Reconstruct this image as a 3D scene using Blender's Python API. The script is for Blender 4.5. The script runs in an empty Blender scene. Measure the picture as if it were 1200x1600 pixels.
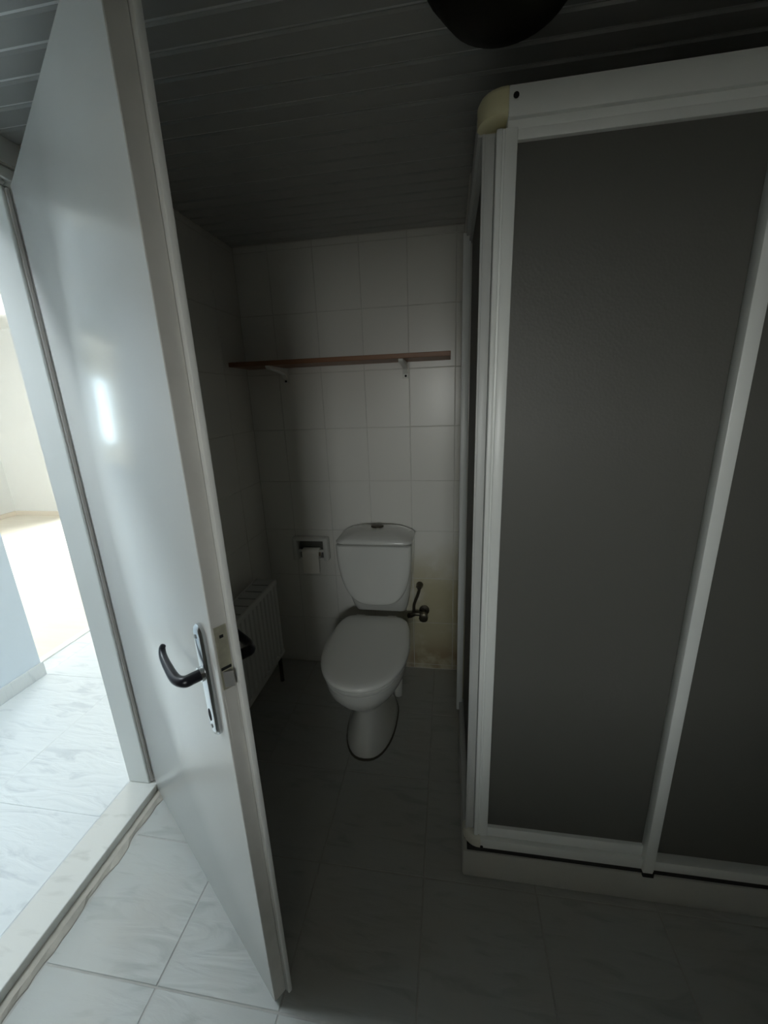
import bpy, bmesh, math, random
from mathutils import Vector, Matrix, Euler
random.seed(7)
S = bpy.context.scene
COL = S.collection
R = math.radians

# ------------------------------------------------------------ camera
cam = bpy.data.objects.new('camera', bpy.data.cameras.new('camera'))
COL.objects.link(cam)
YAW, PITCH, ROLL, FPX = -0.163229734, 0.276374906, -0.0378805530, 634.5387
cy, sy, cp, sp, cr, sr = math.cos(YAW), math.sin(YAW), math.cos(PITCH), math.sin(PITCH), math.cos(ROLL), math.sin(ROLL)
fw = Vector((sy*cp, cy*cp, -sp)); ri = Vector((cy, -sy, 0)); up = ri.cross(fw)
ri2 = cr*ri + sr*up; up2 = -sr*ri + cr*up
mw = Matrix((ri2, up2, -fw)).transposed().to_4x4(); mw.translation = (0, 0, 1.41)
cam.matrix_world = mw
cam.data.sensor_fit = 'HORIZONTAL'; cam.data.sensor_width = 36; cam.data.lens = FPX/1200*36
cam.data.clip_start = 0.02
S.camera = cam

# ------------------------------------------------------------ sky, daylight portals, exposure
SKY = 39.5
wd = bpy.data.worlds.new('overcast_sky'); S.world = wd; wd.use_nodes = True
wn = wd.node_tree; bg = wn.nodes['Background']; bg.inputs[1].default_value = SKY
_t = wn.nodes.new('ShaderNodeTexCoord'); _x = wn.nodes.new('ShaderNodeSeparateXYZ'); _r = wn.nodes.new('ShaderNodeValToRGB')
wn.links.new(_t.outputs['Generated'], _x.inputs[0]); wn.links.new(_x.outputs['Z'], _r.inputs[0]); wn.links.new(_r.outputs[0], bg.inputs[0])
_r.color_ramp.elements[0].position = 0.0; _r.color_ramp.elements[0].color = (1.0, .985, .94, 1)     # pale hazy horizon
_r.color_ramp.elements[1].position = 0.7; _r.color_ramp.elements[1].color = (.88, .95, 1.0, 1)      # bluer overhead
S.view_settings.view_transform = 'Standard'; S.view_settings.look = 'None'
S.view_settings.gamma = 1; S.view_settings.use_curve_mapping = False
S.view_settings.exposure = 0.0
S.cycles.use_denoising = True
S.cycles.max_bounces = 14; S.cycles.diffuse_bounces = 10; S.cycles.glossy_bounces = 6
S.cycles.transmission_bounces = 8; S.cycles.transparent_max_bounces = 12
S.cycles.sample_clamp_indirect = 4.0
S.cycles.caustics_reflective = False; S.cycles.caustics_refractive = False

# windows: (axis-aligned openings) used by the walls, the panes and the portals
WIN_ROOM = dict(y=4.5, x0=-5.0, x1=-3.3, z0=0.08, z1=1.95)    # balcony window in the back wall of the room
WIN_HALL = dict(x=-2.20, y0=1.05, y1=1.53, z0=1.15, z1=1.85)  # glazed opening from the hall into the room
WIN_FAR = dict(x=-5.83, y0=2.50, y1=3.12, z0=1.10, z1=2.02)   # small window in the far wall of the room
SKYLIGHT = dict(z=2.35, x0=-1.95, x1=-1.36, y0=0.42, y1=0.98)  # roof window over the hall

WIN_BATH = dict(y=-2.0, x0=-.20, x1=.39, z0=1.35, z1=1.77, a0=1.14, a1=1.59)    # unseen bathroom window; added shaft, shaped to shade floor and ceiling, slopes down to the opening a0..a1

def portal(name, loc, rot, sx, sy_):
    l = bpy.data.lights.new(name, 'AREA'); l.shape = 'RECTANGLE'; l.size = sx; l.size_y = sy_
    l.cycles.is_portal = True
    o = bpy.data.objects.new(name, l); COL.objects.link(o); o.location = loc; o.rotation_euler = rot
w = WIN_ROOM
portal('window_daylight', ((w['x0']+w['x1'])/2, w['y']+.08, (w['z0']+w['z1'])/2), (R(-90), 0, 0), w['x1']-w['x0'], w['z1']-w['z0'])
w = WIN_FAR
portal('window_daylight', (w['x']-.08, (w['y0']+w['y1'])/2, (w['z0']+w['z1'])/2), (0, R(-90), 0), w['z1']-w['z0'], w['y1']-w['y0'])
w = WIN_BATH
portal('shaft_daylight', ((w['x0']+w['x1'])/2, w['y']-.06, (w['z0']+w['z1'])/2), (R(90), 0, 0), w['x1']-w['x0'], w['z1']-w['z0'])
w = SKYLIGHT
portal('skylight_daylight', ((w['x0']+w['x1'])/2, (w['y0']+w['y1'])/2, w['z']+.06), (0, 0, 0), w['x1']-w['x0'], w['y1']-w['y0'])

# ------------------------------------------------------------ materials
def mat(name, col, rough=.5, metal=0, spec=.5, var=0, vscale=8, bump=0, bscale=60, coat=0):
    m = bpy.data.materials.new(name); m.use_nodes = True
    nt = m.node_tree; b = nt.nodes['Principled BSDF']
    b.inputs['Base Color'].default_value = (*col, 1); b.inputs['Roughness'].default_value = rough
    b.inputs['Metallic'].default_value = metal; b.inputs['Specular IOR Level'].default_value = spec
    b.inputs['Coat Weight'].default_value = coat
    if var or bump:
        tc = nt.nodes.new('ShaderNodeTexCoord')
        n = nt.nodes.new('ShaderNodeTexNoise'); n.inputs['Scale'].default_value = vscale; n.inputs['Detail'].default_value = 4
        nt.links.new(tc.outputs['Object'], n.inputs['Vector'])
        if var:
            r = nt.nodes.new('ShaderNodeMixRGB'); r.blend_type = 'MIX'
            r.inputs[1].default_value = (*[c*(1-var) for c in col], 1); r.inputs[2].default_value = (*[min(1, c*(1+var)) for c in col], 1)
            nt.links.new(n.outputs['Fac'], r.inputs[0]); nt.links.new(r.outputs[0], b.inputs['Base Color'])
        if bump:
            n2 = nt.nodes.new('ShaderNodeTexNoise'); n2.inputs['Scale'].default_value = bscale; n2.inputs['Detail'].default_value = 3
            nt.links.new(tc.outputs['Object'], n2.inputs['Vector'])
            bp = nt.nodes.new('ShaderNodeBump'); bp.inputs['Strength'].default_value = bump; bp.inputs['Distance'].default_value = .002
            nt.links.new(n2.outputs['Fac'], bp.inputs['Height']); nt.links.new(bp.outputs[0], b.inputs['Normal'])
    return m

def marble_tile(name, col, streak, rough, bump, rot, dirt=None):
    """white floor tile with slanting embossed veins"""
    m = bpy.data.materials.new(name); m.use_nodes = True
    nt = m.node_tree; L = nt.links.new; b = nt.nodes['Principled BSDF']
    tc = nt.nodes.new('ShaderNodeTexCoord'); oi = nt.nodes.new('ShaderNodeObjectInfo')
    ad = nt.nodes.new('ShaderNodeVectorMath'); ad.operation = 'ADD'
    sc = nt.nodes.new('ShaderNodeVectorMath'); sc.operation = 'SCALE'; sc.inputs[0].default_value = (17, 9, 5)
    L(oi.outputs['Random'], sc.inputs['Scale']); L(tc.outputs['Object'], ad.inputs[0]); L(sc.outputs[0], ad.inputs[1])
    mp = nt.nodes.new('ShaderNodeMapping'); mp.inputs['Rotation'].default_value = (0, 0, R(rot)); mp.inputs['Scale'].default_value = (3.2, 15, 3)
    L(ad.outputs[0], mp.inputs['Vector'])
    n = nt.nodes.new('ShaderNodeTexNoise'); n.inputs['Scale'].default_value = 1.6; n.inputs['Detail'].default_value = 6; n.inputs['Distortion'].default_value = .9
    L(mp.outputs[0], n.inputs['Vector'])
    cr_ = nt.nodes.new('ShaderNodeValToRGB'); e = cr_.color_ramp.elements
    e[0].position = .32; e[0].color = (*streak, 1); e[1].position = .45; e[1].color = (*col, 1)
    L(n.outputs['Fac'], cr_.inputs[0])
    out = cr_.outputs[0]
    if dirt:
        n3 = nt.nodes.new('ShaderNodeTexNoise'); n3.inputs['Scale'].default_value = 5; n3.inputs['Detail'].default_value = 5
        g = nt.nodes.new('ShaderNodeNewGeometry'); L(g.outputs['Position'], n3.inputs['Vector'])
        r3 = nt.nodes.new('ShaderNodeValToRGB'); r3.color_ramp.elements[0].position = .42; r3.color_ramp.elements[1].position = .75
        r3.color_ramp.elements[1].color = (.6, .6, .6, 1)
        L(n3.outputs['Fac'], r3.inputs[0])
        mx = nt.nodes.new('ShaderNodeMixRGB'); mx.inputs[2].default_value = (*dirt, 1)
        L(r3.outputs[0], mx.inputs[0]); L(out, mx.inputs[1]); out = mx.outputs[0]
    L(out, b.inputs['Base Color']); b.inputs['Roughness'].default_value = rough
    bp = nt.nodes.new('ShaderNodeBump'); bp.inputs['Strength'].default_value = bump; bp.inputs['Distance'].default_value = .004
    L(n.outputs['Fac'], bp.inputs['Height']); L(bp.outputs[0], b.inputs['Normal'])
    return m

def stained_wall_tile():
    """glazed white wall tile; lime and rust stains low on the wall beside the cistern valve"""
    m = mat('glazed_wall_tile', (0.76, .75, .71), .30, bump=.05, bscale=7)
    nt = m.node_tree; L = nt.links.new; b = nt.nodes['Principled BSDF']
    g = nt.nodes.new('ShaderNodeNewGeometry'); sx = nt.nodes.new('ShaderNodeSeparateXYZ'); L(g.outputs['Position'], sx.inputs[0])
    def ramp(sock, a, c):
        r = nt.nodes.new('ShaderNodeMapRange'); r.interpolation_type = 'SMOOTHSTEP'
        r.inputs['From Min'].default_value = a; r.inputs['From Max'].default_value = c; L(sock, r.inputs['Value']); return r.outputs[0]
    def mul(a, c):
        r = nt.nodes.new('ShaderNodeMath'); r.operation = 'MULTIPLY'
        L(a, r.inputs[0])
        if isinstance(c, float): r.inputs[1].default_value = c
        else: L(c, r.inputs[1])
        return r.outputs[0]
    n = nt.nodes.new('ShaderNodeTexNoise'); n.inputs['Scale'].default_value = 6; n.inputs['Detail'].default_value = 5; L(g.outputs['Position'], n.inputs['Vector'])
    side = ramp(sx.outputs['X'], -.32, -.14)
    lime = mul(mul(side, ramp(sx.outputs['Z'], .80, .45)), ramp(n.outputs['Fac'], .2, .55))
    rust = mul(mul(side, ramp(sx.outputs['Z'], .22, .05)), ramp(n.outputs['Fac'], .45, .6))
    m1 = nt.nodes.new('ShaderNodeMixRGB'); m1.inputs[1].default_value = (0.76, .75, .71, 1); m1.inputs[2].default_value = (.50, .46, .31, 1); L(lime, m1.inputs[0])
    m2 = nt.nodes.new('ShaderNodeMixRGB'); m2.inputs[2].default_value = (.30, .19, .11, 1); L(mul(rust, .75), m2.inputs[0]); L(m1.outputs[0], m2.inputs[1])
    L(m2.outputs[0], b.inputs['Base Color'])
    return m

def frosted(name, col, tr):
    m = bpy.data.materials.new(name); m.use_nodes = True; nt = m.node_tree; L = nt.links.new
    b = nt.nodes['Principled BSDF']; b.inputs['Base Color'].default_value = (*col, 1); b.inputs['Roughness'].default_value = .5; b.inputs['Specular IOR Level'].default_value = .75
    t = nt.nodes.new('ShaderNodeBsdfTranslucent'); t.inputs[0].default_value = (*col, 1)
    mx = nt.nodes.new('ShaderNodeMixShader'); mx.inputs[0].default_value = tr
    tc = nt.nodes.new('ShaderNodeTexCoord'); v = nt.nodes.new('ShaderNodeTexVoronoi'); v.inputs['Scale'].default_value = 170
    bp = nt.nodes.new('ShaderNodeBump'); bp.inputs['Strength'].default_value = .25; bp.inputs['Distance'].default_value = .001
    L(tc.outputs['Object'], v.inputs['Vector']); L(v.outputs['Distance'], bp.inputs['Height']); L(bp.outputs[0], b.inputs['Normal'])
    L(b.outputs[0], mx.inputs[1]); L(t.outputs[0], mx.inputs[2]); L(mx.outputs[0], nt.nodes['Material Output'].inputs[0])
    return m

def window_glass(name='window_glass', tint=(.96, .98, .98)):
    m = bpy.data.materials.new(name); m.use_nodes = True; nt = m.node_tree; L = nt.links.new
    nt.nodes.remove(nt.nodes['Principled BSDF'])
    t = nt.nodes.new('ShaderNodeBsdfTransparent'); t.inputs[0].default_value = (*tint, 1)
    g = nt.nodes.new('ShaderNodeBsdfGlossy'); g.inputs['Roughness'].default_value = .02
    f = nt.nodes.new('ShaderNodeFresnel'); mx = nt.nodes.new('ShaderNodeMixShader')
    L(f.outputs[0], mx.inputs[0]); L(t.outputs[0], mx.inputs[1]); L(g.outputs[0], mx.inputs[2]); L(mx.outputs[0], nt.nodes['Material Output'].inputs[0])
    return m

def wood(name, c1, c2, scale, rough=.45, stretch=(1, 12, 12)):
    m = bpy.data.materials.new(name); m.use_nodes = True; nt = m.node_tree; L = nt.links.new; b = nt.nodes['Principled BSDF']
    tc = nt.nodes.new('ShaderNodeTexCoord'); mp = nt.nodes.new('ShaderNodeMapping'); mp.inputs['Scale'].default_value = stretch
    n = nt.nodes.new('ShaderNodeTexNoise'); n.inputs['Scale'].default_value = scale; n.inputs['Detail'].default_value = 5; n.inputs['Distortion'].default_value = .5
    r = nt.nodes.new('ShaderNodeMixRGB'); r.inputs[1].default_value = (*c1, 1); r.inputs[2].default_value = (*c2, 1)
    oi = nt.nodes.new('ShaderNodeObjectInfo'); ad = nt.nodes.new('ShaderNodeVectorMath'); ad.operation = 'ADD'
    L(tc.outputs['Object'], ad.inputs[0]); L(oi.outputs['Location'], ad.inputs[1])
    L(ad.outputs[0], mp.inputs[0]); L(mp.outputs[0], n.inputs['Vector']); L(n.outputs['Fac'], r.inputs[0]); L(r.outputs[0], b.inputs['Base Color'])
    b.inputs['Roughness'].default_value = rough
    return m

M = dict(
    wall=mat('painted_plaster', (.80, .81, .81), .7, var=.02, vscale=3),
    hallpaint=mat('hall_wall_paint', (.70, .78, .86), .6, var=.02, vscale=3),
    grout=mat('wall_grout', (.64, .63, .59), .85, var=.12, vscale=30),
    fgrout=mat('floor_grout', (.44, .43, .41), .9, var=.2, vscale=20),
    hgrout=mat('hall_grout', (.74, .77, .78), .9),
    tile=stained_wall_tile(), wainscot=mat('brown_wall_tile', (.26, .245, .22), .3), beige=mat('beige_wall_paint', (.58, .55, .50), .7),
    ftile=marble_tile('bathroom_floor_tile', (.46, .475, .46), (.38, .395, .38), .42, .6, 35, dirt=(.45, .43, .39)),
    htile=marble_tile('hall_floor_tile', (.71, .745, .76), (.59, .625, .65), .34, .9, 35),
    stone=marble_tile('threshold_marble', (.66, .66, .63), (.56, .56, .53), .4, .3, 60),
    mortar=mat('rough_mortar', (.47, .44, .39), .95, var=.25, vscale=25, bump=1, bscale=50),
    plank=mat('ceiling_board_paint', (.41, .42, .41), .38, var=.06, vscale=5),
    seam=mat('ceiling_joint_catchlight', (.86, .87, .86), .5),  # light caught along the board joints is put into this paler colour
    door=mat('white_door_lacquer', (.85, .855, .83), .19, spec=.85, bump=.03, bscale=4),
    dooredge=mat('grey_door_edge', (.58, .57, .54), .55, var=.12, vscale=20),  # greyer than the door face, slightly mottled
    frame=mat('white_frame_lacquer', (.84, .85, .83), .3),
    seal=mat('grey_door_seal', (.40, .37, .35), .7),
    chrome=mat('chrome_metal', (.72, .74, .76), .18, metal=1),
    brass=mat('worn_brass_plate', (.58, .56, .44), .4, metal=.6, var=.25, vscale=60),
    steel=mat('latch_steel', (.5, .5, .5), .35, metal=1),
    black=mat('black_plastic', (.012, .012, .018), .3),
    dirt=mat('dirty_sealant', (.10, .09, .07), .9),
    dark=mat('dark_hole', (.01, .01, .01), .9),
    bronze=mat('tarnished_valve_metal', (.10, .09, .07), .35, metal=.8, var=.2, vscale=40),
    porcelain=mat('white_porcelain', (.68, .685, .655), .12, coat=.3),
    seatplastic=mat('white_seat_plastic', (.85, .85, .81), .28),
    paper=mat('toilet_paper', (.90, .87, .81), .95, bump=.3, bscale=200),
    card=mat('cardboard_core', (.40, .30, .20), .9),
    radiator=mat('white_radiator_enamel', (.62, .62, .59), .35),
    recess=mat('recess_shade_colour', (.12, .12, .11), .5),  # shade inside the paper holder put into the base colour
    gap=mat('radiator_inside', (.09, .09, .09), .8),
    alu=mat('white_coated_aluminium', (.80, .82, .80), .35, var=.03, vscale=12),
    aluside=mat('grey_side_profile', (.52, .53, .52), .4),
    yellow=mat('yellowed_plastic', (.82, .77, .50), .45, var=.06, vscale=15),
    cream=mat('aged_plastic_cap', (.64, .63, .55), .5),
    gapfoot=mat('black_gap_and_foot', (.02, .02, .02), .7),
    acrylic=frosted('frosted_grey_acrylic', (.205, .203, .183), .45),
    tray=mat('white_tray_acrylic', (.60, .60, .57), .35, var=.04, vscale=9),
    shelf=wood('brown_shelf_wood', (.17, .075, .035), (.28, .13, .06), 3),
    bracket=mat('white_bracket_enamel', (.74, .74, .70), .4),
    lampglass=mat('brown_lamp_glass', (.010, .009, .005), .6, spec=.2),
    lampbase=mat('dark_lamp_rim', (.012, .011, .008), .6, spec=.2),
    laminate=wood('pale_laminate', (.72, .66, .56), (.82, .77, .68), 2.2, .4),
    base=mat('pale_baseboard', (.74, .68, .60), .5),
    glass=window_glass(), tinted=window_glass('tinted_glass', (.37, .41, .44)),
)

# ------------------------------------------------------------ mesh helpers
class MB:
    def __init__(s): s.bm = bmesh.new()
    def box(s, x0, x1, y0, y1, z0, z1, bevel=0, seg=2):
        t = bmesh.new(); r = bmesh.ops.create_cube(t, size=1)
        for v in t.verts: v.co = Vector(((x0+x1)/2+v.co.x*(x1-x0), (y0+y1)/2+v.co.y*(y1-y0), (z0+z1)/2+v.co.z*(z1-z0)))
        if bevel: bmesh.ops.bevel(t, geom=t.edges[:], offset=bevel, segments=seg, profile=.5, affect='EDGES')
        return s.add(t)
    def add(s, t, mx=None):
        me = bpy.data.meshes.new('tmp'); t.to_mesh(me); t.free()
        if mx: me.transform(mx)
        s.bm.from_mesh(me); bpy.data.meshes.remove(me); return s
    def loft(s, rings, cap=True, closed=True):
        vs = [[s.bm.verts.new(p) for p in r] for r in rings]; n = len(rings[0])
        for a, b in zip(vs, vs[1:]):
            for i in range(n if closed else n-1):
                j = (i+1) % n; s.bm.faces.new((a[i], a[j], b[j], b[i]))
        if cap:
            s.bm.faces.new(list(reversed(vs[0]))); s.bm.faces.new(vs[-1])
        return s
    def prism(s, pts, axis, a, b, bevel=0):
        """polygon pts (2-D) swept along an axis from a to b"""
        f = {'z': lambda p, t: (p[0], p[1], t), 'y': lambda p, t: (p[0], t, p[1]), 'x': lambda p, t: (t, p[0], p[1])}[axis]
        t = bmesh.new()
        va = [t.verts.new(f(p, a)) for p in pts]; vb = [t.verts.new(f(p, b)) for p in pts]; n = len(pts)
        for i in range(n): t.faces.new((va[i], va[(i+1) % n], vb[(i+1) % n], vb[i]))
        t.faces.new(list(reversed(va))); t.faces.new(vb)
        bmesh.ops.recalc_face_normals(t, faces=t.faces[:])
        if bevel: bmesh.ops.bevel(t, geom=t.edges[:], offset=bevel, segments=1, affect='EDGES')
        return s.add(t)
    def tube(s, path, r, n=12):
        P = [Vector(p) for p in path]; rs = r if isinstance(r, (list, tuple)) else [r]*len(P)
        rings = []; up_ = None
        for i, p in enumerate(P):
            d = ((P[min(i+1, len(P)-1)]-p).normalized() + (p-P[max(i-1, 0)]).normalized()).normalized()
            if up_ is None: up_ = d.orthogonal().normalized()
            up_ = (up_ - d*up_.dot(d)).normalized(); q = d.cross(up_)
            rings.append([p + rs[i]*(math.cos(2*math.pi*k/n)*up_ + math.sin(2*math.pi*k/n)*q) for k in range(n)])
        return s.loft(rings)
    def build(s, name, m, parent=None, smooth=None, loc=None, rot=None):
        bmesh.ops.recalc_face_normals(s.bm, faces=s.bm.faces[:])
        me = bpy.data.meshes.new(name); s.bm.to_mesh(me); s.bm.free()
        me.materials.append(m)
        if smooth:
            for p in me.polygons: p.use_smooth = True
            me.set_sharp_from_angle(angle=R(smooth))
        return link(name, me, parent, loc, rot)

def link(name, me, parent=None, loc=None, rot=None):
    o = bpy.data.objects.new(name, me); COL.objects.link(o)
    if parent: o.parent = parent
    if loc: o.location = loc
    if rot: o.rotation_euler = rot
    return o
def tag(o, label, cat, group=None, kind=None):
    o['label'] = label; o['category'] = cat
    if group: o['group'] = group
    if kind: o['kind'] = kind
    return o
def empty(name, loc=(0, 0, 0), rz=0):
    o = bpy.data.objects.new(name, None); COL.objects.link(o); o.location = loc; o.rotation_euler = (0, 0, rz); o.empty_display_size = .05
    return o
def bx(name, m, parent, *a, bevel=0, seg=2, smooth=None):
    return MB().box(*a, bevel=bevel, seg=seg).build(name, m, parent, smooth)
def smoothpath(pts, n=6):
    P = [Vector(p) for p in pts]; out = []
    for i in range(len(P)-1):
        a, b, c, d = P[max(i-1, 0)], P[i], P[i+1], P[min(i+2, len(P)-1)]
        for k in range(n):
            t = k/n
            out.append(.5*((2*b)+(c-a)*t+(2*a-5*b+4*c-d)*t*t+(3*b-a-3*c+d)*t**3))
    out.append(P[-1]); return out

_tiles = {}
def tile_mesh(w_, h_, t, ch, m):
    k = (round(w_, 4), round(h_, 4), t, ch, m.name)
    if k not in _tiles:
        b = MB(); x, y = w_/2, h_/2
        q = lambda i, z: [(-x+i, -y+i, z), (x-i, -y+i, z), (x-i, y-i, z), (-x+i, y-i, z)]
        b.loft([q(0, 0), q(0, t-ch), q(ch, t)])
        bmesh.ops.recalc_face_normals(b.bm, faces=b.bm.faces[:])
        me = bpy.data.meshes.new('tile'); b.bm.to_mesh(me); b.bm.free(); me.materials.append(m); _tiles[k] = me
    return _tiles[k]
def tiles(parent, m, us, vs, place, rot, joint, t, ch=.0012, name='tile', tilt=.12):
    """us, vs: the joint lines in the two directions of the surface"""
    for u0, u1 in zip(us, us[1:]):
        for v0, v1 in zip(vs, vs[1:]):
            if u1-u0 < .02 or v1-v0 < .02: continue
            o = link(name, tile_mesh(u1-u0-joint, v1-v0-joint, t, ch, m), parent)
            o.location = place((u0+u1)/2, (v0+v1)/2)
            e = Euler(rot).to_matrix() @ Euler((R(random.uniform(-tilt, tilt)), R(random.uniform(-tilt, tilt)), 0)).to_matrix()
            o.rotation_euler = e.to_euler()
def lines(lo, hi, start, step):
    k = math.ceil((lo-start)/step+1e-6); out = [lo]
    while start+k*step < hi-1e-6: out.append(start+k*step); k += 1
    return out+[hi]

# ------------------------------------------------------------ the setting
XL, XD, XR, YB, YN, ZC = -.93, -1.08, 1.02, 1.875, -.95, 2.052
T = .007
# bathroom floor
fl = tag(MB().box(-1.19, XR+.1, YN-.1, YB+.1, -.12, -.0014).build('floor', M['fgrout']), 'worn marbled white tile floor of the bathroom', 'floor', kind='structure')
G = .0014      # depth of the joints
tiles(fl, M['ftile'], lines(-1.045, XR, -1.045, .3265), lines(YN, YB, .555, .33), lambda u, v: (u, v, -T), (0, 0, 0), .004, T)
b = MB()
rg = []
for i in range(41):                                    # rough mortar bed along the foot of the threshold
    y = .1+i*.024
    e = -1.046+random.uniform(-.004, .006)+.004*math.sin(i*.7)
    rg.append([(-1.085, y, -.006), (e, y, -.006), (e-.003, y, .002), (-1.058, y, .008+random.uniform(0, .004)), (-1.085, y, .014)])
b.loft(rg); b.build('mortar', M['mortar'], fl)
# hall floor and threshold
fh = tag(MB().box(-2.30, -1.19, -1.7, 4.6, -.12, .0388).build('floor_hall', M['hgrout']), 'bright white veined tile floor of the hall', 'floor', kind='structure')
tiles(fh, M['htile'], [-2.255, -2.137, -1.665, -1.19], lines(-1.65, 4.55, .898, .66), lambda u, v: (u, v, .034), (0, 0, 0), .004, .006, tilt=.05)
th = MB().box(-1.19, -1.078, .12, 1.09, -.1, .040, bevel=.003).build('trim_1', M['stone'])
tag(th, 'pale marble threshold slab under the open white door', 'threshold', kind='structure')
# room floor beyond
fr = tag(MB().box(-5.9, -2.2551, .15, 4.6, -.12, .0374).build('floor_room', M['base']), 'pale laminate floor of the bright room beyond the hall', 'floor', kind='structure')
ys = lines(1.45, 4.5, 1.45, .195)
for i, (y0, y1) in enumerate(zip(ys, ys[1:])):
    xs = lines(-5.83, -2.30, -5.83+(.37*i % 1.2), 1.2)
    for x0, x1 in zip(xs, xs[1:]):
        if x1-x0 > .05: link('plank', tile_mesh(x1-x0-.001, y1-y0-.001, .008, .0008, M['laminate']), fr, ((x0+x1)/2, (y0+y1)/2, .030))
tr = tag(MB().box(-2.305, -2.255, 1.55, 4.5, .034, .046, bevel=.004).build('trim_2', M['frame']), 'white joint strip between hall tiles and pale laminate', 'floor strip', kind='structure')

# bathroom walls
wb = tag(MB().box(-1.19, XR+.1, YB+G, YB+.12, -.1, 2.3).build('wall_back', M['grout']), 'white glazed tile wall behind the toilet', 'wall', kind='structure')
tiles(wb, M['tile'], lines(XL, .055, -.174, .2), lines(0, ZC, .025, .25), lambda u, v: (u, YB+T, v), (R(90), 0, 0), .003, T)
b = MB().box(-1.19, XD, YN, .19, 0, 2.3).box(-1.19, XD, .19, 1.09, 1.992, 2.3).box(-1.19, XL-G, 1.09, YB+G, 0, 2.3)
wl = tag(b.build('wall_left', M['grout']), 'white tiled wall with the doorway and the radiator', 'wall', kind='structure')
tiles(wl, M['tile'], lines(1.095, YB, YB-.2*4, .2), lines(0, ZC, .025, .25), lambda u, v: (XL-T, u, v), (R(90), 0, R(90)), .002, T)
tiles(wl, M['wainscot'], lines(YN, .15, .15-.2*8, .2), lines(0, ZC, .025, .25), lambda u, v: (XD, u, v), (R(90), 0, R(90)), .003, T)
bx('plaster', M['wall'], wl, XD, XD+.004, .15, 1.09, 1.995, ZC)
ws = tag(MB().box(.058, XR, 1.487, YB, 0, ZC).build('wall_shower', M['tile']), 'tiled wall block behind the shower cabin', 'wall', kind='structure')
wr = tag(MB().box(XR+G, XR+.12, YN-.1, YB, -.1, 2.3).build('wall_right', M['grout']), 'white tiled wall beside the shower', 'wall', kind='structure')
tiles(wr, M['wainscot'], lines(YN, 1.487, 1.475-.2*12, .2), lines(0, ZC, .025, .25), lambda u, v: (XR+T, u, v), (R(90), 0, R(-90)), .003, T)
w = WIN_BATH
b = MB().box(-1.19, w['x0'], w['y']-.05, YN, -.1, 2.3).box(w['x1'], XR+.1, w['y']-.05, YN, -.1, 2.3)
b.prism([(w['y']-.05, -.1), (YN, -.1), (YN, w['a0']), (w['y']-.05, w['z0'])], 'x', w['x0'], w['x1'])  # shaft slopes added to keep window light off floor and ceiling
b.prism([(w['y']-.05, 2.3), (YN, 2.3), (YN, w['a1']), (w['y']-.05, w['z1'])], 'x', w['x0'], w['x1'])
wf = tag(b.build('wall_front', M['beige']), 'beige wall behind the camera with an added sloping shaft that narrows the light', 'wall', kind='structure')
# ceiling boards
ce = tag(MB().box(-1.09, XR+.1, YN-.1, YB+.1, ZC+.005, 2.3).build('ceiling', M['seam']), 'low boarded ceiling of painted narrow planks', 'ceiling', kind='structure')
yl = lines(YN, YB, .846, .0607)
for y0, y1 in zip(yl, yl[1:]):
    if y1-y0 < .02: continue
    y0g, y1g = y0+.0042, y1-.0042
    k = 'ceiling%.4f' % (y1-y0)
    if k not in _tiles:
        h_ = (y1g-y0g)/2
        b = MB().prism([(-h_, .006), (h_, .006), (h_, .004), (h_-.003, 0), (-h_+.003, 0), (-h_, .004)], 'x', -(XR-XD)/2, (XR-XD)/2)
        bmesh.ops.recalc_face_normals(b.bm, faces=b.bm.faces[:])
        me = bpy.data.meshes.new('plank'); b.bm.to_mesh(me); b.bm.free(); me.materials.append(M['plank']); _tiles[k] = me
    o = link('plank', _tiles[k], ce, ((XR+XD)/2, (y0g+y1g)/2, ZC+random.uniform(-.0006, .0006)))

# hall and room shell
def wall_x(name, x0, x1, y0, y1, z0, z1, hole, m, label):
    b = MB()
    if hole:
        b.box(x0, x1, y0, hole['y0'], z0, z1).box(x0, x1, hole['y1'], y1, z0, z1)
        b.box(x0, x1, hole['y0'], hole['y1'], z0, hole['z0']).box(x0, x1, hole['y0'], hole['y1'], hole['z1'], z1)
    else: b.box(x0, x1, y0, y1, z0, z1)
    return tag(b.build(name, m), label, 'wall', kind='structure')
HZ = 2.35
wh = wall_x('wall_hall', -2.255, -2.14, -1.7, 1.555, .03, HZ, WIN_HALL, M['hallpaint'], 'pale blue white hall wall ending at the room opening')
wall_x('wall_room_far', -5.93, -5.83, .1, 4.6, .03, HZ, WIN_FAR, M['wall'], 'white far wall of the bright room')
w = WIN_ROOM
b = MB().box(-5.93, w['x0'], 4.5, 4.6, .03, HZ).box(w['x1'], -1.10, 4.5, 4.6, .03, HZ).box(w['x0'], w['x1'], 4.5, 4.6, .03, w['z0']).box(w['x0'], w['x1'], 4.5, 4.6, w['z1'], HZ)
tag(b.build('wall_room_back', M['wall']), 'white back wall of the bright room', 'wall', kind='structure')
tag(MB().box(-5.93, -2.255, .1, .2, .03, HZ).build('wall_room_near', M['wall']), 'white near wall of the bright room', 'wall', kind='structure')
tag(MB().box(-2.255, -1.19, -1.75, -1.65, .03, HZ).build('wall_hall_end', M['wall']), 'white end wall of the hall', 'wall', kind='structure')
tag(MB().box(-1.20, -1.10, 1.985, 4.6, .03, HZ).build('wall_hall_right', M['wall']), 'white hall wall past the bathroom', 'wall', kind='structure')
b = MB(); w = SKYLIGHT
b.box(-5.93, -2.2, .1, 4.6, HZ, HZ+.1).box(-2.2, w['x0'], -1.75, 4.6, HZ, HZ+.1).box(w['x1'], -1.09, -1.75, 4.6, HZ, HZ+.1)
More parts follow.
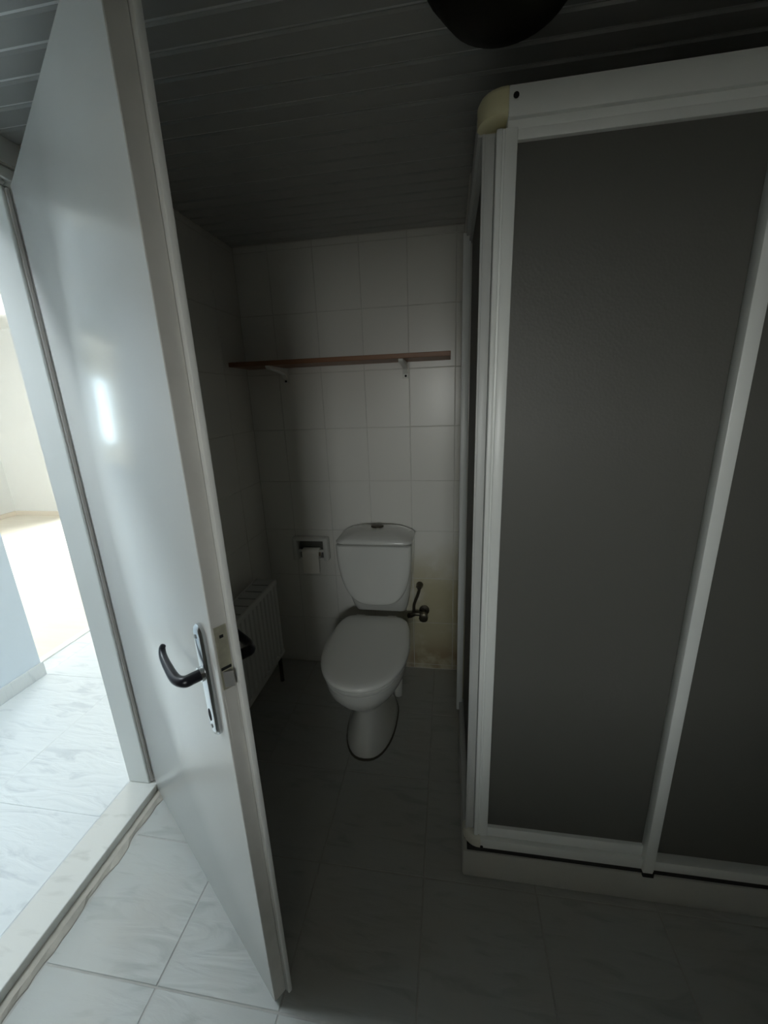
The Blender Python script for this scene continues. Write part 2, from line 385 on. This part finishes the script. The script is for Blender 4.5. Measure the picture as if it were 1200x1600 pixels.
b.box(w['x0'], w['x1'], -1.75, w['y0'], HZ, HZ+.1).box(w['x0'], w['x1'], w['y1'], 4.6, HZ, HZ+.1)
tag(b.build('ceiling_hall', M['wall']), 'white ceiling over hall and bright room', 'ceiling', kind='structure')

# skirting
bl = tag(MB().box(-2.14, -2.131, -1.65, 1.563, .040, .118, bevel=.002).build('baseboard_hall', M['htile']), 'white tile skirting along the hall wall', 'skirting', kind='structure')
tag(MB().box(-5.83, -5.815, .2, 4.5, .038, .098, bevel=.004).build('baseboard_room_far', M['base']), 'pale wood skirting on the far room wall', 'skirting', kind='structure')
tag(MB().box(-5.815, -2.3, 4.485, 4.5, .038, .098, bevel=.004).build('baseboard_room_back', M['base']), 'pale wood skirting on the back room wall', 'skirting', kind='structure')

# windows (frame, panes)
def window_x(name, w_, x, label, pane='glass'):
    e = tag(empty(name, (x, (w_['y0']+w_['y1'])/2, w_['z0'])), label, 'window', kind='structure')
    hy, hz = (w_['y1']-w_['y0'])/2, w_['z1']-w_['z0']; f = .05 if hy > .5 else .025
    b = MB().box(-.02, .02, -hy, -hy+f, 0, hz).box(-.02, .02, hy-f, hy, 0, hz).box(-.02, .02, -hy+f, hy-f, 0, f).box(-.02, .02, -hy+f, hy-f, hz-f, hz)
    if hy > .5: b.box(-.02, .02, -f/2, f/2, f, hz-f)
    b.build('window_frame', M['frame'], e)
    bx('pane', M[pane], e, -.003, .003, -hy+f, hy-f, f, hz-f)
w = WIN_ROOM
e = tag(empty('window_1', ((w['x0']+w['x1'])/2, 4.55, w['z0'])), 'large balcony window of the bright room', 'window', kind='structure')
hx_, hz_ = (w['x1']-w['x0'])/2, w['z1']-w['z0']
MB().box(-hx_, -hx_+.05, -.02, .02, 0, hz_).box(hx_-.05, hx_, -.02, .02, 0, hz_).box(-hx_+.05, hx_-.05, -.02, .02, 0, .05).box(-hx_+.05, hx_-.05, -.02, .02, hz_-.05, hz_).box(-.03, .03, -.02, .02, .05, hz_-.05).build('window_frame', M['frame'], e)
bx('pane', M['glass'], e, -hx_+.05, hx_-.05, -.003, .003, .05, hz_-.05)
w = WIN_BATH
e = tag(empty('window_4', ((w['x0']+w['x1'])/2, w['y'], w['z0'])), 'small unseen bathroom window at the end of the added shaft', 'window', kind='structure')
hx_, hz_ = (w['x1']-w['x0'])/2, w['z1']-w['z0']
MB().box(-hx_, -hx_+.03, -.02, .02, 0, hz_).box(hx_-.03, hx_, -.02, .02, 0, hz_).box(-hx_+.03, hx_-.03, -.02, .02, 0, .03).box(-hx_+.03, hx_-.03, -.02, .02, hz_-.03, hz_).build('window_frame', M['frame'], e)
bx('pane', M['glass'], e, -hx_+.03, hx_-.03, -.003, .003, .03, hz_-.03)
window_x('window_2', WIN_HALL, -2.17, 'small glazed opening in the hall wall')
window_x('window_5', WIN_FAR, -5.88, 'small window in the far wall of the bright room', 'tinted')
w = SKYLIGHT
e = tag(empty('window_3', (w['x0'], w['y0'], HZ+.04)), 'roof window over the hall', 'window', kind='structure')
a_, c_ = w['x1']-w['x0'], w['y1']-w['y0']
MB().box(0, .04, 0, c_, 0, .05).box(a_-.04, a_, 0, c_, 0, .05).box(.04, a_-.04, 0, .04, 0, .05).box(.04, a_-.04, c_-.04, c_, 0, .05).build('window_frame', M['frame'], e)
bx('pane', M['glass'], e, .04, a_-.04, .04, c_-.04, .02, .026)

# ------------------------------------------------------------ door frame and door
HX, HY, ANG = -1.081, 1.041, R(-35.2)
fr_ = tag(empty('trim_3', (-1.135, 1.06, .04)), 'white lacquered door frame around the hall doorway', 'door frame', kind='structure')
def fp(b): return b
dx, dy, dz = 1.135, -1.06, -.04
def fbox(b, x0, x1, y0, y1, z0, z1, bev=.002): return b.box(x0+dx, x1+dx, y0+dy, y1+dy, z0+dz, z1+dz, bevel=bev, seg=1)
b = MB(); fbox(b, -1.19, -1.084, 1.052, 1.0895, .041, 1.990); fbox(b, -1.19, -1.106, 1.036, 1.052, .041, 1.952); b.build('jamb', M['frame'], fr_)
b = MB(); fbox(b, -1.19, -1.084, .192, .228, .041, 1.990); fbox(b, -1.19, -1.106, .228, .244, .041, 1.952); b.build('jamb', M['frame'], fr_)
b = MB(); fbox(b, -1.19, -1.084, .228, 1.052, 1.962, 1.990); fbox(b, -1.19, -1.106, .244, 1.036, 1.946, 1.962); b.build('head', M['frame'], fr_)
b = MB(); fbox(b, -1.1055, -1.093, 1.041, 1.052, .045, 1.950, .004); b.build('seal', M['seal'], fr_)
b = MB(); fbox(b, -1.1055, -1.093, .23, 1.041, 1.951, 1.9625, .004); b.build('seal', M['seal'], fr_)

do = tag(empty('door_1', (HX, HY, 0), ANG), 'white lacquered interior door standing half open into the bathroom', 'door', kind='structure')
DW, Z0, Z1 = .828, .017, 1.950
leaf = MB().box(0, DW, 0, .0305, Z0, Z1, bevel=.0015).build('leaf', M['door'], do, 30)
MB().box(-.008, DW+.0135, .031, .0425, Z0, Z1+.012, bevel=.003).build('rebate_lip', M['door'], do, 30)
MB().box(DW, DW+.0009, .0016, .0296, Z0+.002, Z1-.002).build('door_edge', M['dooredge'], do)['label'] = 'dull grey edge of the door'
# lock in the door edge
bx('lock_plate', M['brass'], do, DW+.0009, DW+.0028, .004, .0265, .908, 1.035, bevel=.0005, seg=1)['label'] = 'yellowed lock faceplate'
lp = bx('lock_case', M['dooredge'], do, DW+.0009, DW+.0024, .005, .0255, .800, .9075, bevel=.0005, seg=1)
MB().prism([(DW+.0028, .008), (DW+.0125, .023), (DW+.0028, .023)], 'z', .913, .945).build('latch', M['steel'], do)
bx('screw', M['dark'], do, DW+.0028, DW+.0032, .012, .019, 1.012, 1.018)
bx('gap', M['dark'], do, DW+.0028, DW+.0032, .006, .025, .948, .954)
# handle set on both faces
def handle(side):
    # y of the face, direction outwards
    f0, sg = (0, -1) if side == 'hall' else (.0425, 1)
    n, hw, z0, z1, s0 = 10, .0195, .790, 1.030, .784
    def outline(i):
        r = hw-i; p = [(s0+r*math.cos(math.pi*k/n), z1-hw+r*math.sin(math.pi*k/n)) for k in range(n+1)]
        return p+[(s0-r*math.cos(math.pi*k/n), z0+hw-r*math.sin(math.pi*k/n)) for k in range(n+1)]
    b = MB(); b.loft([[(p[0], f0+sg*d, p[1]) for p in outline(i)] for d, i in ((0, 0), (.006, 0), (.010, .004), (.0115, .010))])
    pl = b.build('handle_plate', M['chrome'], do, 35)
    ys_ = f0+sg*.0115
    b = MB(); q = [(s0+.006*math.cos(a), .838+.014*math.sin(a)) for a in [2*math.pi*k/16 for k in range(16)]]
    b.loft([[(p[0], ys_+sg*d, p[1]) for p in q] for d in (0, .0006)]); b.build('keyhole', M['dark'], pl)
    for zz in (1.008, .812):
        MB().tube([(s0, ys_, zz), (s0, ys_+sg*.0015, zz)], .0042, 10).build('screw', M['steel'], pl)
    z = .930
    path = smoothpath([(s0, ys_, z), (s0, f0+sg*.030, z), (s0-.002, f0+sg*.043, z), (s0-.022, f0+sg*.051, z), (s0-.060, f0+sg*.050, z+.005), (s0-.092, f0+sg*.047, z+.012), (s0-.106, f0+sg*.043, z+.021), (s0-.105, f0+sg*.040, z+.028)], 6)
    m_ = len(path); rad = [.0108-.0058*max(0, (i/(m_-1)-.25)/.75) for i in range(m_)]; rad[-1] = .0035
    MB().tube(path, rad, 14).build('lever', M['black'], do, 60)['label'] = 'black curved door lever'
    MB().tube([(s0, ys_, z), (s0, ys_+sg*.006, z)], .014, 20).build('rosette', M['chrome'], do, 40)
handle('hall'); handle('bath')

# ------------------------------------------------------------ toilet
to = tag(empty('toilet', (-.330, 1.45, 0)), 'white close-coupled toilet with lid down against the tiled back wall', 'toilet')
def egg(cy_, hw, fr0, bk, n=40, pb=3.2, pf=2.15):
    """egg outline: round towards the viewer (-y), squarish at the back"""
    out = []
    for k in range(n):
        a = 2*math.pi*k/n; c, s_ = math.cos(a), math.sin(a)
        p = pf if s_ < 0 else pb
        x = hw*math.copysign(abs(c)**(2/p), c); y = (fr0 if s_ < 0 else bk)*math.copysign(abs(s_)**(2/p), s_)
        out.append((x, cy_+y))
    return out
def ring(cy_, hw, f, k, z, pb=3.2, pf=2.15): return [(x, y, z) for x, y in egg(cy_, hw, f, k, 40, pb, pf)]
b = MB()
b.loft([ring(.06, .105, .235, .16, 0, 2.4, 2.3), ring(.06, .107, .240, .16, .012, 2.4, 2.3), ring(.06, .098, .225, .15, .035, 2.4, 2.3), ring(.06, .080, .185, .14, .10, 2.4, 2.2),
        ring(.06, .076, .170, .15, .16, 2.4, 2.1), ring(.05, .088, .190, .17, .205, 2.4), ring(.03, .118, .225, .20, .250, 2.6), ring(.01, .145, .250, .225, .295, 2.8),
        ring(-.005, .162, .262, .24, .335), ring(-.005, .168, .268, .245, .362), ring(-.005, .169, .268, .245, .378), ring(-.005, .160, .258, .24, .384)])
b.build('bowl', M['porcelain'], to, 50)
b = MB(); b.loft([ring(0, .170, .272, .215, .3865), ring(0, .174, .276, .217, .390), ring(0, .174, .276, .217, .399), ring(0, .170, .272, .215, .402)])
b.build('seat_ring', M['seatplastic'], to, 50)
def lid_ring(i, z):
    o = []
    for x, y in egg(0, .179-i, .284-i, .222-i, 64, 7, 2.15):
        t = max(0, y)/.222
        o.append((x*(1-.17*t**1.5), y, z))
    return o
b = MB(); b.loft([lid_ring(.006, .404), lid_ring(.001, .407), lid_ring(0, .413), lid_ring(.002, .420), lid_ring(.008, .426), lid_ring(.022, .430), lid_ring(.06, .432)])
b.build('lid', M['seatplastic'], to, 50)
for sx_ in (-.075, .075): MB().tube([(sx_-.02, .224, .413), (sx_+.02, .224, .413)], .010, 12).build('hinge', M['seatplastic'], to, 40)
# cistern: tapered tank with a raised shield on its front
def rr(hw, y0, y1, z, r=.03, n=6):
    o = []
    for cx_, cy_, a0 in ((hw-r, y1-r, 0), (-hw+r, y1-r, 90), (-hw+r, y0+r, 180), (hw-r, y0+r, 270)):
        for k in range(n+1):
            a = R(a0+90*k/n); o.append((cx_+r*math.cos(a), cy_+r*math.sin(a), z))
    return o
b = MB()
prof = [(.385, .128, .335), (.42, .138, .318), (.48, .148, .296), (.56, .158, .272), (.64, .165, .252), (.72, .170, .236), (.776, .172, .226)]
b.loft([rr(hw, y0, .415, z, .035) for z, hw, y0 in prof])
tank = b.build('cistern', M['porcelain'], to, 50)
# shield (front panel): outline in x,z, lofted outwards
def shield(i, zb=.474, zt=.776):
    pts = []
    top = .171-i
    for k in range(33):
        t = k/32; a = math.pi*t
        c, s_ = math.cos(a), math.sin(a)
        x = -top*math.copysign(abs(c)**.62, c); z = (zt-i*.3)-(zt-zb-i)*abs(s_)**.86
        pts.append((x*(1-.0*t), z))
    return pts
b = MB()
def ydep(z): return .222+(.776-z)*.03
b.loft([[(x, ydep(z)+d, z) for x, z in shield(i)] for d, i in ((.085, .006), (.004, .001), (-.004, .000), (-.012, .005), (-.017, .016), (-.018, .05))])
b.build('cistern_front', M['porcelain'], to, 50)
# lid of the cistern, arched front
def lidr(i, z, arch=0):
    o = []
    for x, y, _ in rr(.176-i, .205+i, .413-i*.5, 0, .045, 8):
        o.append((x, y, z-arch*(x/.176)**2))
    return o
b = MB(); b.loft([lidr(.003, .780), lidr(0, .783), lidr(0, .800, .014), lidr(.008, .813, .020), lidr(.03, .822, .024), lidr(.07, .826, .020)])
b.build('cistern_lid', M['porcelain'], to, 55)
b = MB(); b.loft([[(.026*math.cos(2*math.pi*k/24)*s_, .345+.020*math.sin(2*math.pi*k/24)*s_, z) for k in range(24)] for s_, z in ((1.15, .818), (1.15, .8285), (1.0, .830))])
b.build('flush_button', M['bronze'], to, 40)['label'] = 'dull dark metal flush button'
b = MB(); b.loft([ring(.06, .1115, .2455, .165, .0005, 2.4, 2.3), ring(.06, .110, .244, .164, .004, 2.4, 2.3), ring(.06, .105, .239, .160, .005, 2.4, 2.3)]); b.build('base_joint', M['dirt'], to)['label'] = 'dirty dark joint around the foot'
MB().tube([(.10, .19, .16), (.095, .19, .02)], .022, 14).build('drain_pipe', M['porcelain'], to, 40)
# angle valve with hose
va = tag(empty('angle_valve', (-.118, YB, .35)), 'tarnished angle valve on the stained wall right of the cistern', 'valve')
MB().tube([(0, 0, 0), (0, -.008, 0), (0, -.012, 0)], [.026, .026, .012], 18).build('wall_flange', M['bronze'], va, 40)
MB().tube([(0, -.010, 0), (0, -.055, 0)], .011, 14).tube([(-.004, -.042, 0), (-.052, -.042, 0)], .012, 14).build('valve_body', M['bronze'], va, 40)
MB().tube([(0, -.052, 0), (0, -.060, 0), (0, -.085, 0), (0, -.088, 0)], [.012, .021, .023, .017], 10).build('valve_knob', M['bronze'], va, 40)
MB().tube(smoothpath([(-.042, -.042, 0), (-.050, -.042, .006), (-.048, -.040, .05), (-.030, -.036, .10), (-.022, -.036, .135), (-.034, -.036, .150)], 6), .0075, 10).build('hose', M['bronze'], va, 60)
MB().tube([(-.046, -.042, 0), (-.068, -.052, -.008), (-.075, -.058, -.004)], .013, 10).build('valve_nut', M['bronze'], va, 50)
MB().tube([(-.022, 0, .140), (-.022, -.010, .140), (-.022, -.040, .140)], [.018, .018, .010], 12).build('upper_outlet', M['bronze'], va, 50)

# ------------------------------------------------------------ toilet paper and holder
hx, hz = -.686, .655
hd = tag(empty('toilet_paper_holder', (hx, YB, hz)), 'white ceramic toilet paper holder on the tiled wall left of the cistern', 'paper holder')
b = MB(); o_, i_ = .094, .066
b.box(-o_, -i_, -.046, 0, -.034, .090, bevel=.010).box(i_, o_, -.046, 0, -.034, .090, bevel=.010).box(-i_-.012, i_+.012, -.046, 0, .072, .090, bevel=.007)
b.build('holder_frame', M['porcelain'], hd, 40)
bx('recess', M['recess'], hd, -i_, i_, -.004, 0, -.03, .072)['label'] = 'back of the recess coloured dark as shade'
MB().tube([(-i_-.004, -.030, .018), (i_+.004, -.030, .018)], .007, 12).build('roller', M['bracket'], hd, 40)
pr = tag(empty('toilet_paper_roll', (hx+.004, YB-.032, hz+.018)), 'part used toilet paper roll hanging in the white ceramic holder', 'toilet paper')
b = MB(); n = 32; W2 = .043
circ = lambda r, x: [(x, r*math.cos(2*math.pi*k/n), r*math.sin(2*math.pi*k/n)-.010) for k in range(n)]
rings = [circ(.018, -W2), circ(.026, -W2), circ(.0275, -W2+.002), circ(.0275, W2-.002), circ(.026, W2), circ(.018, W2)]
b.loft(rings+[rings[0]], cap=False); b.build('paper', M['paper'], pr, 40)
b = MB(); rings = [circ(.0182, -W2+.001), circ(.0165, -W2+.001), circ(.0165, W2-.001), circ(.0182, W2-.001)]
b.loft(rings+[rings[0]], cap=False); b.build('core', M['card'], pr, 40)
b = MB(); prof = [(-.0285, 0), (-.0290, -.02), (-.0285, -.045), (-.0270, -.070), (-.0262, -.112)]
b.loft([[(-W2+.001, y, z), (W2-.001, y, z), (W2-.001, y+.0012, z), (-W2+.001, y+.0012, z)] for y, z in prof]); b.build('sheet', M['paper'], pr, 40)

# ------------------------------------------------------------ shelf
sh = tag(empty('wall_shelf', (-.45, YB, 1.552)), 'narrow brown wooden shelf across the tiled back wall', 'shelf')
bx('board', M['shelf'], sh, -.46, .455, -.197, -.002, 0, .018, bevel=.0015, seg=1)
for sx_ in (-.29, .262):
    b = MB()
    b.prism([(-.004, -.001), (-.004, -.046), (-.014, -.050), (-.03, -.030), (-.10, -.020), (-.188, -.015), (-.198, -.009), (-.198, -.001)], 'x', sx_-.010, sx_+.010, bevel=.002)
    b.box(sx_-.014, sx_+.014, -.008, 0, -.068, -.001, bevel=.002, seg=1)
    br = b.build('bracket', M['bracket'], sh)
    MB().tube([(sx_, -.008, -.058), (sx_, -.011, -.058)], .005, 10).build('screw', M['dark'], br)

# ------------------------------------------------------------ radiator
ra = tag(empty('radiator', (XL, 1.37, .20)), 'small white panel radiator on the left wall behind the door', 'radiator')
RL, RH, RD0, RD1 = .29, .40, .026, .130            # half length, height, back and front faces from the wall
b = MB()
def rpanel(b, x0, x1):
    pts = []
    n = 15; pitch = (2*RL-.05)/n
    pts.append((-RL+.004, x1-.006)); pts.append((-RL+.012, x1))
    for k in range(n):
        c = -RL+.025+pitch*(k+.5)
        pts += [(c-pitch*.30, x1), (c-pitch*.14, x1-.0055), (c+pitch*.14, x1-.0055), (c+pitch*.30, x1)]
    pts += [(RL-.012, x1), (RL-.004, x1-.006), (RL-.004, x0), (-RL+.004, x0)]
    b.loft([[(x, y, z) for y, x in pts] for z in (.02, RH-.02)])
rpanel(b, RD1-.012, RD1-.001)
b.build('front_panel', M['radiator'], ra)
b = MB().box(RD0, RD0+.012, -RL+.004, RL-.004, .01, RH-.01, bevel=.003); b.build('back_panel', M['radiator'], ra)
for z0_, z1_ in ((RH-.026, RH), (0, .026)):
    MB().box(RD1-.014, RD1, -RL, RL, z0_, z1_, bevel=.006).build('edge_rail', M['radiator'], ra, 40)
for y_ in (-RL, RL-.003):
    MB().box(RD0, RD1-.006, y_, y_+.003, .012, RH-.004, bevel=.001).build('side_cover', M['radiator'], ra)
bx('convector', M['gap'], ra, RD0+.014, RD1-.016, -RL+.01, RL-.01, .03, RH-.03)
MB().box(RD0, RD0+.006, -RL, RL, RH-.012, RH-.002).build('grille_rail', M['radiator'], ra)
ng = 9
for k in range(ng):
    y_ = -RL+.03+k*(2*RL-.06)/(ng-1)
    MB().box(RD0+.006, RD1-.012, y_-.0285, y_+.0285, RH-.010, RH-.004, bevel=.0015, seg=1).build('grille_bar', M['aluside'], ra)
MB().tube([(.08, RL+.001, .03), (.08, RL+.03, .03), (.08, RL+.034, -.02), (.08, RL+.034, -.2+.002)], .010, 12).build('pipe', M['bronze'], ra, 60)
MB().tube([(.08, RL+.008, .03), (.08, RL+.03, .03)], .018, 12).build('valve', M['black'], ra, 50)

# ------------------------------------------------------------ shower cabin
SX, SY, SB = .050, .905, 1.480       # outer corner of the cabin, far end of its short side
SE = XR
st = tag(empty('shower_tray', (SX, SY, 0)), 'white raised shower tray under the frosted cabin', 'shower tray')
b = MB(); b.box(0, SE-SX-.002, 0, SB-SY-.001, .001, .104, bevel=.006); b.build('tray_body', M['tray'], st, 40)
se = tag(empty('shower_enclosure', (SX, SY, .104)), 'shower cabin with white aluminium frame and frosted grey sliding panels', 'shower')
se_off = (-SX, -SY, -.104)
def sbx(name, m, x0, x1, y0, y1, z0, z1, bevel=.002, parent=None, mb=None):
    b = (mb or MB()).box(x0-SX, x1-SX, y0-SY, y1-SY, z0-.104, z1-.104, bevel=bevel, seg=2)
    if mb: return mb
    return b.build(name, m, se, 40)
CR = .050                              # length of the corner pieces
# top header: upper fascia and lower lip
b = MB(); sbx('', None, SX+CR, SE, SY, SY+.040, 1.876, 1.922, mb=b); sbx('', None, SX+CR, SE, SY+.010, SY+.040, 1.862, 1.878, mb=b)
b.build('header_rail', M['alu'], se, 40)
b = MB(); sbx('', None, SX, SX+.034, SY+CR, SB, 1.876, 1.922, mb=b); sbx('', None, SX+.008, SX+.034, SY+CR, SB, 1.862, 1.878, mb=b)
b.build('side_header_rail', M['aluside'], se, 40)
def corner(name, m, z0, z1, label, grow=.0015):
    """quarter-round corner piece joining the two rails"""
    def q(i, z):
        g = -grow+i; r = .046; o = []
        for k in range(9):
            a = R(180+90*k/8); o.append((SX+r+(r-g)*math.cos(a)-SX, SY+r+(r-g)*math.sin(a)-SY, z-.104))
        o += [(CR, -0+g, z-.104), (CR, .038, z-.104), (.060, .038, z-.104), (.038, .060, z-.104), (.038, CR, z-.104), (g, CR, z-.104)]
        return o
    b = MB(); b.loft([q(.006, z0), q(0, z0+.004), q(0, z1-.010), q(.004, z1-.003), q(.012, z1)])
    o = b.build(name, m, se, 40); o['label'] = label
corner('corner_cap', M['yellow'], 1.880, 1.926, 'yellowed plastic top corner cap')
corner('corner_cap', M['cream'], .122, .162, 'aged plastic bottom corner cap', .0005)
MB().tube([(.062, -.0012, 1.906-.104), (.062, .001, 1.906-.104)], .0050, 12).build('screw_hole', M['dark'], se)
MB().tube([(.053, -.0012, .130-.104), (.053, .001, .130-.104)], .0045, 12).build('screw_hole', M['dark'], se)
# bottom rail; a black strip paints the shadow in the gap below
b = MB(); sbx('', None, SX+CR, SE, SY, SY+.036, .125, .158, mb=b); b.build('bottom_rail', M['alu'], se, 40)
b = MB(); sbx('', None, SX, SX+.034, SY+CR, SB, .125, .158, mb=b); b.build('side_bottom_rail', M['aluside'], se, 40)
b = MB(); sbx('', None, SX+.012, SE, SY+.005, SY+.034, .1045, .126, 0, mb=b); sbx('', None, SX+.006, SX+.032, SY+.036, SB, .1045, .126, 0, mb=b); b.build('gap_shade_strip', M['gapfoot'], se)
# far wall profile of the short side
b = MB(); sbx('', None, SX-.010, SX+.014, SB-.022, SB+.004, .118, 1.885, mb=b); b.build('wall_profile', M['alu'], se, 40)
b = MB(); sbx('', None, SX+.020, SX+.024, SB-.060, SB-.024, .158, 1.865, .001, mb=b); b.build('seal_strip', M['alu'], se, 40)
# short side door: stile at the corner and panel
b = MB()
sbx('', None, .060, .081, .932, .965, .162, 1.868, mb=b); sbx('', None, .0575, .0625, .928, .934, .162, 1.868, .001, mb=b)
b.build('side_stile', M['aluside'], se, 40)
b = MB(); sbx('', None, .068, .071, .962, SB-.024, .158, 1.868, 0, mb=b); b.build('side_panel', M['acrylic'], se)
b = MB(); sbx('', None, .064, .076, .962, SB-.024, .156, .176, .001, mb=b); b.build('side_door_rail', M['aluside'], se, 40)
# front sliding door: left stile with ribs, rails and panel
b = MB()
sbx('', None, .0815, .0925, .913, .944, .160, 1.866, mb=b); sbx('', None, .0925, .0965, .9165, .944, .160, 1.866, 0, mb=b); sbx('', None, .0965, .1190, .914, .944, .160, 1.866, mb=b)
b.build('front_stile', M['alu'], se, 40)
bx_ = MB(); sbx('', None, .119, .560, .916, .940, 1.846, 1.866, mb=bx_); bx_.build('front_door_top_rail', M['alu'], se, 40)
bx_ = MB(); sbx('', None, .119, .540, .916, .940, .160, .194, mb=bx_); bx_.build('front_door_bottom_rail', M['alu'], se, 40)
b = MB(); sbx('', None, .117, .548, .926, .930, .185, 1.850, 0, mb=b); b.build('front_panel', M['acrylic'], se)
# second front panel with the middle stile standing in front
b = MB(); sbx('', None, .536, .562, .897, .926, .122, 1.868, mb=b); sbx('', None, .562, .5655, .902, .926, .122, 1.868, .001, mb=b); b.build('middle_stile', M['alu'], se, 40)
b = MB(); sbx('', None, .556, SE-.03, .932, .936, .156, 1.866, 0, mb=b); b.build('front_panel', M['acrylic'], se)
b = MB(); sbx('', None, SE-.034, SE-.001, .910, .942, .156, 1.866, mb=b); b.build('wall_profile', M['alu'], se, 40)
b = MB(); sbx('', None, .538, .566, .8975, .906, .106, .123, .001, mb=b); b.build('runner_foot', M['gapfoot'], se)

# ------------------------------------------------------------ ceiling lamp
lx, ly, lr = .084, .835, .130
la = tag(empty('ceiling_lamp', (lx, ly, ZC)), 'round dark ceiling lamp on the boarded ceiling', 'ceiling lamp')
n = 40
ci = lambda r, z: [(r*math.cos(2*math.pi*k/n), r*math.sin(2*math.pi*k/n), z) for k in range(n)]
MB().loft([ci(lr-.02, -.001), ci(lr, -.003), ci(lr, -.020), ci(lr-.008, -.026)]).build('base', M['lampbase'], la, 40)
MB().loft([ci(lr-.012, -.024), ci(lr-.016, -.040), ci(lr-.035, -.062), ci(lr-.07, -.078), ci(.03, -.086), ci(.008, -.087)]).build('shade', M['lampglass'], la, 60)
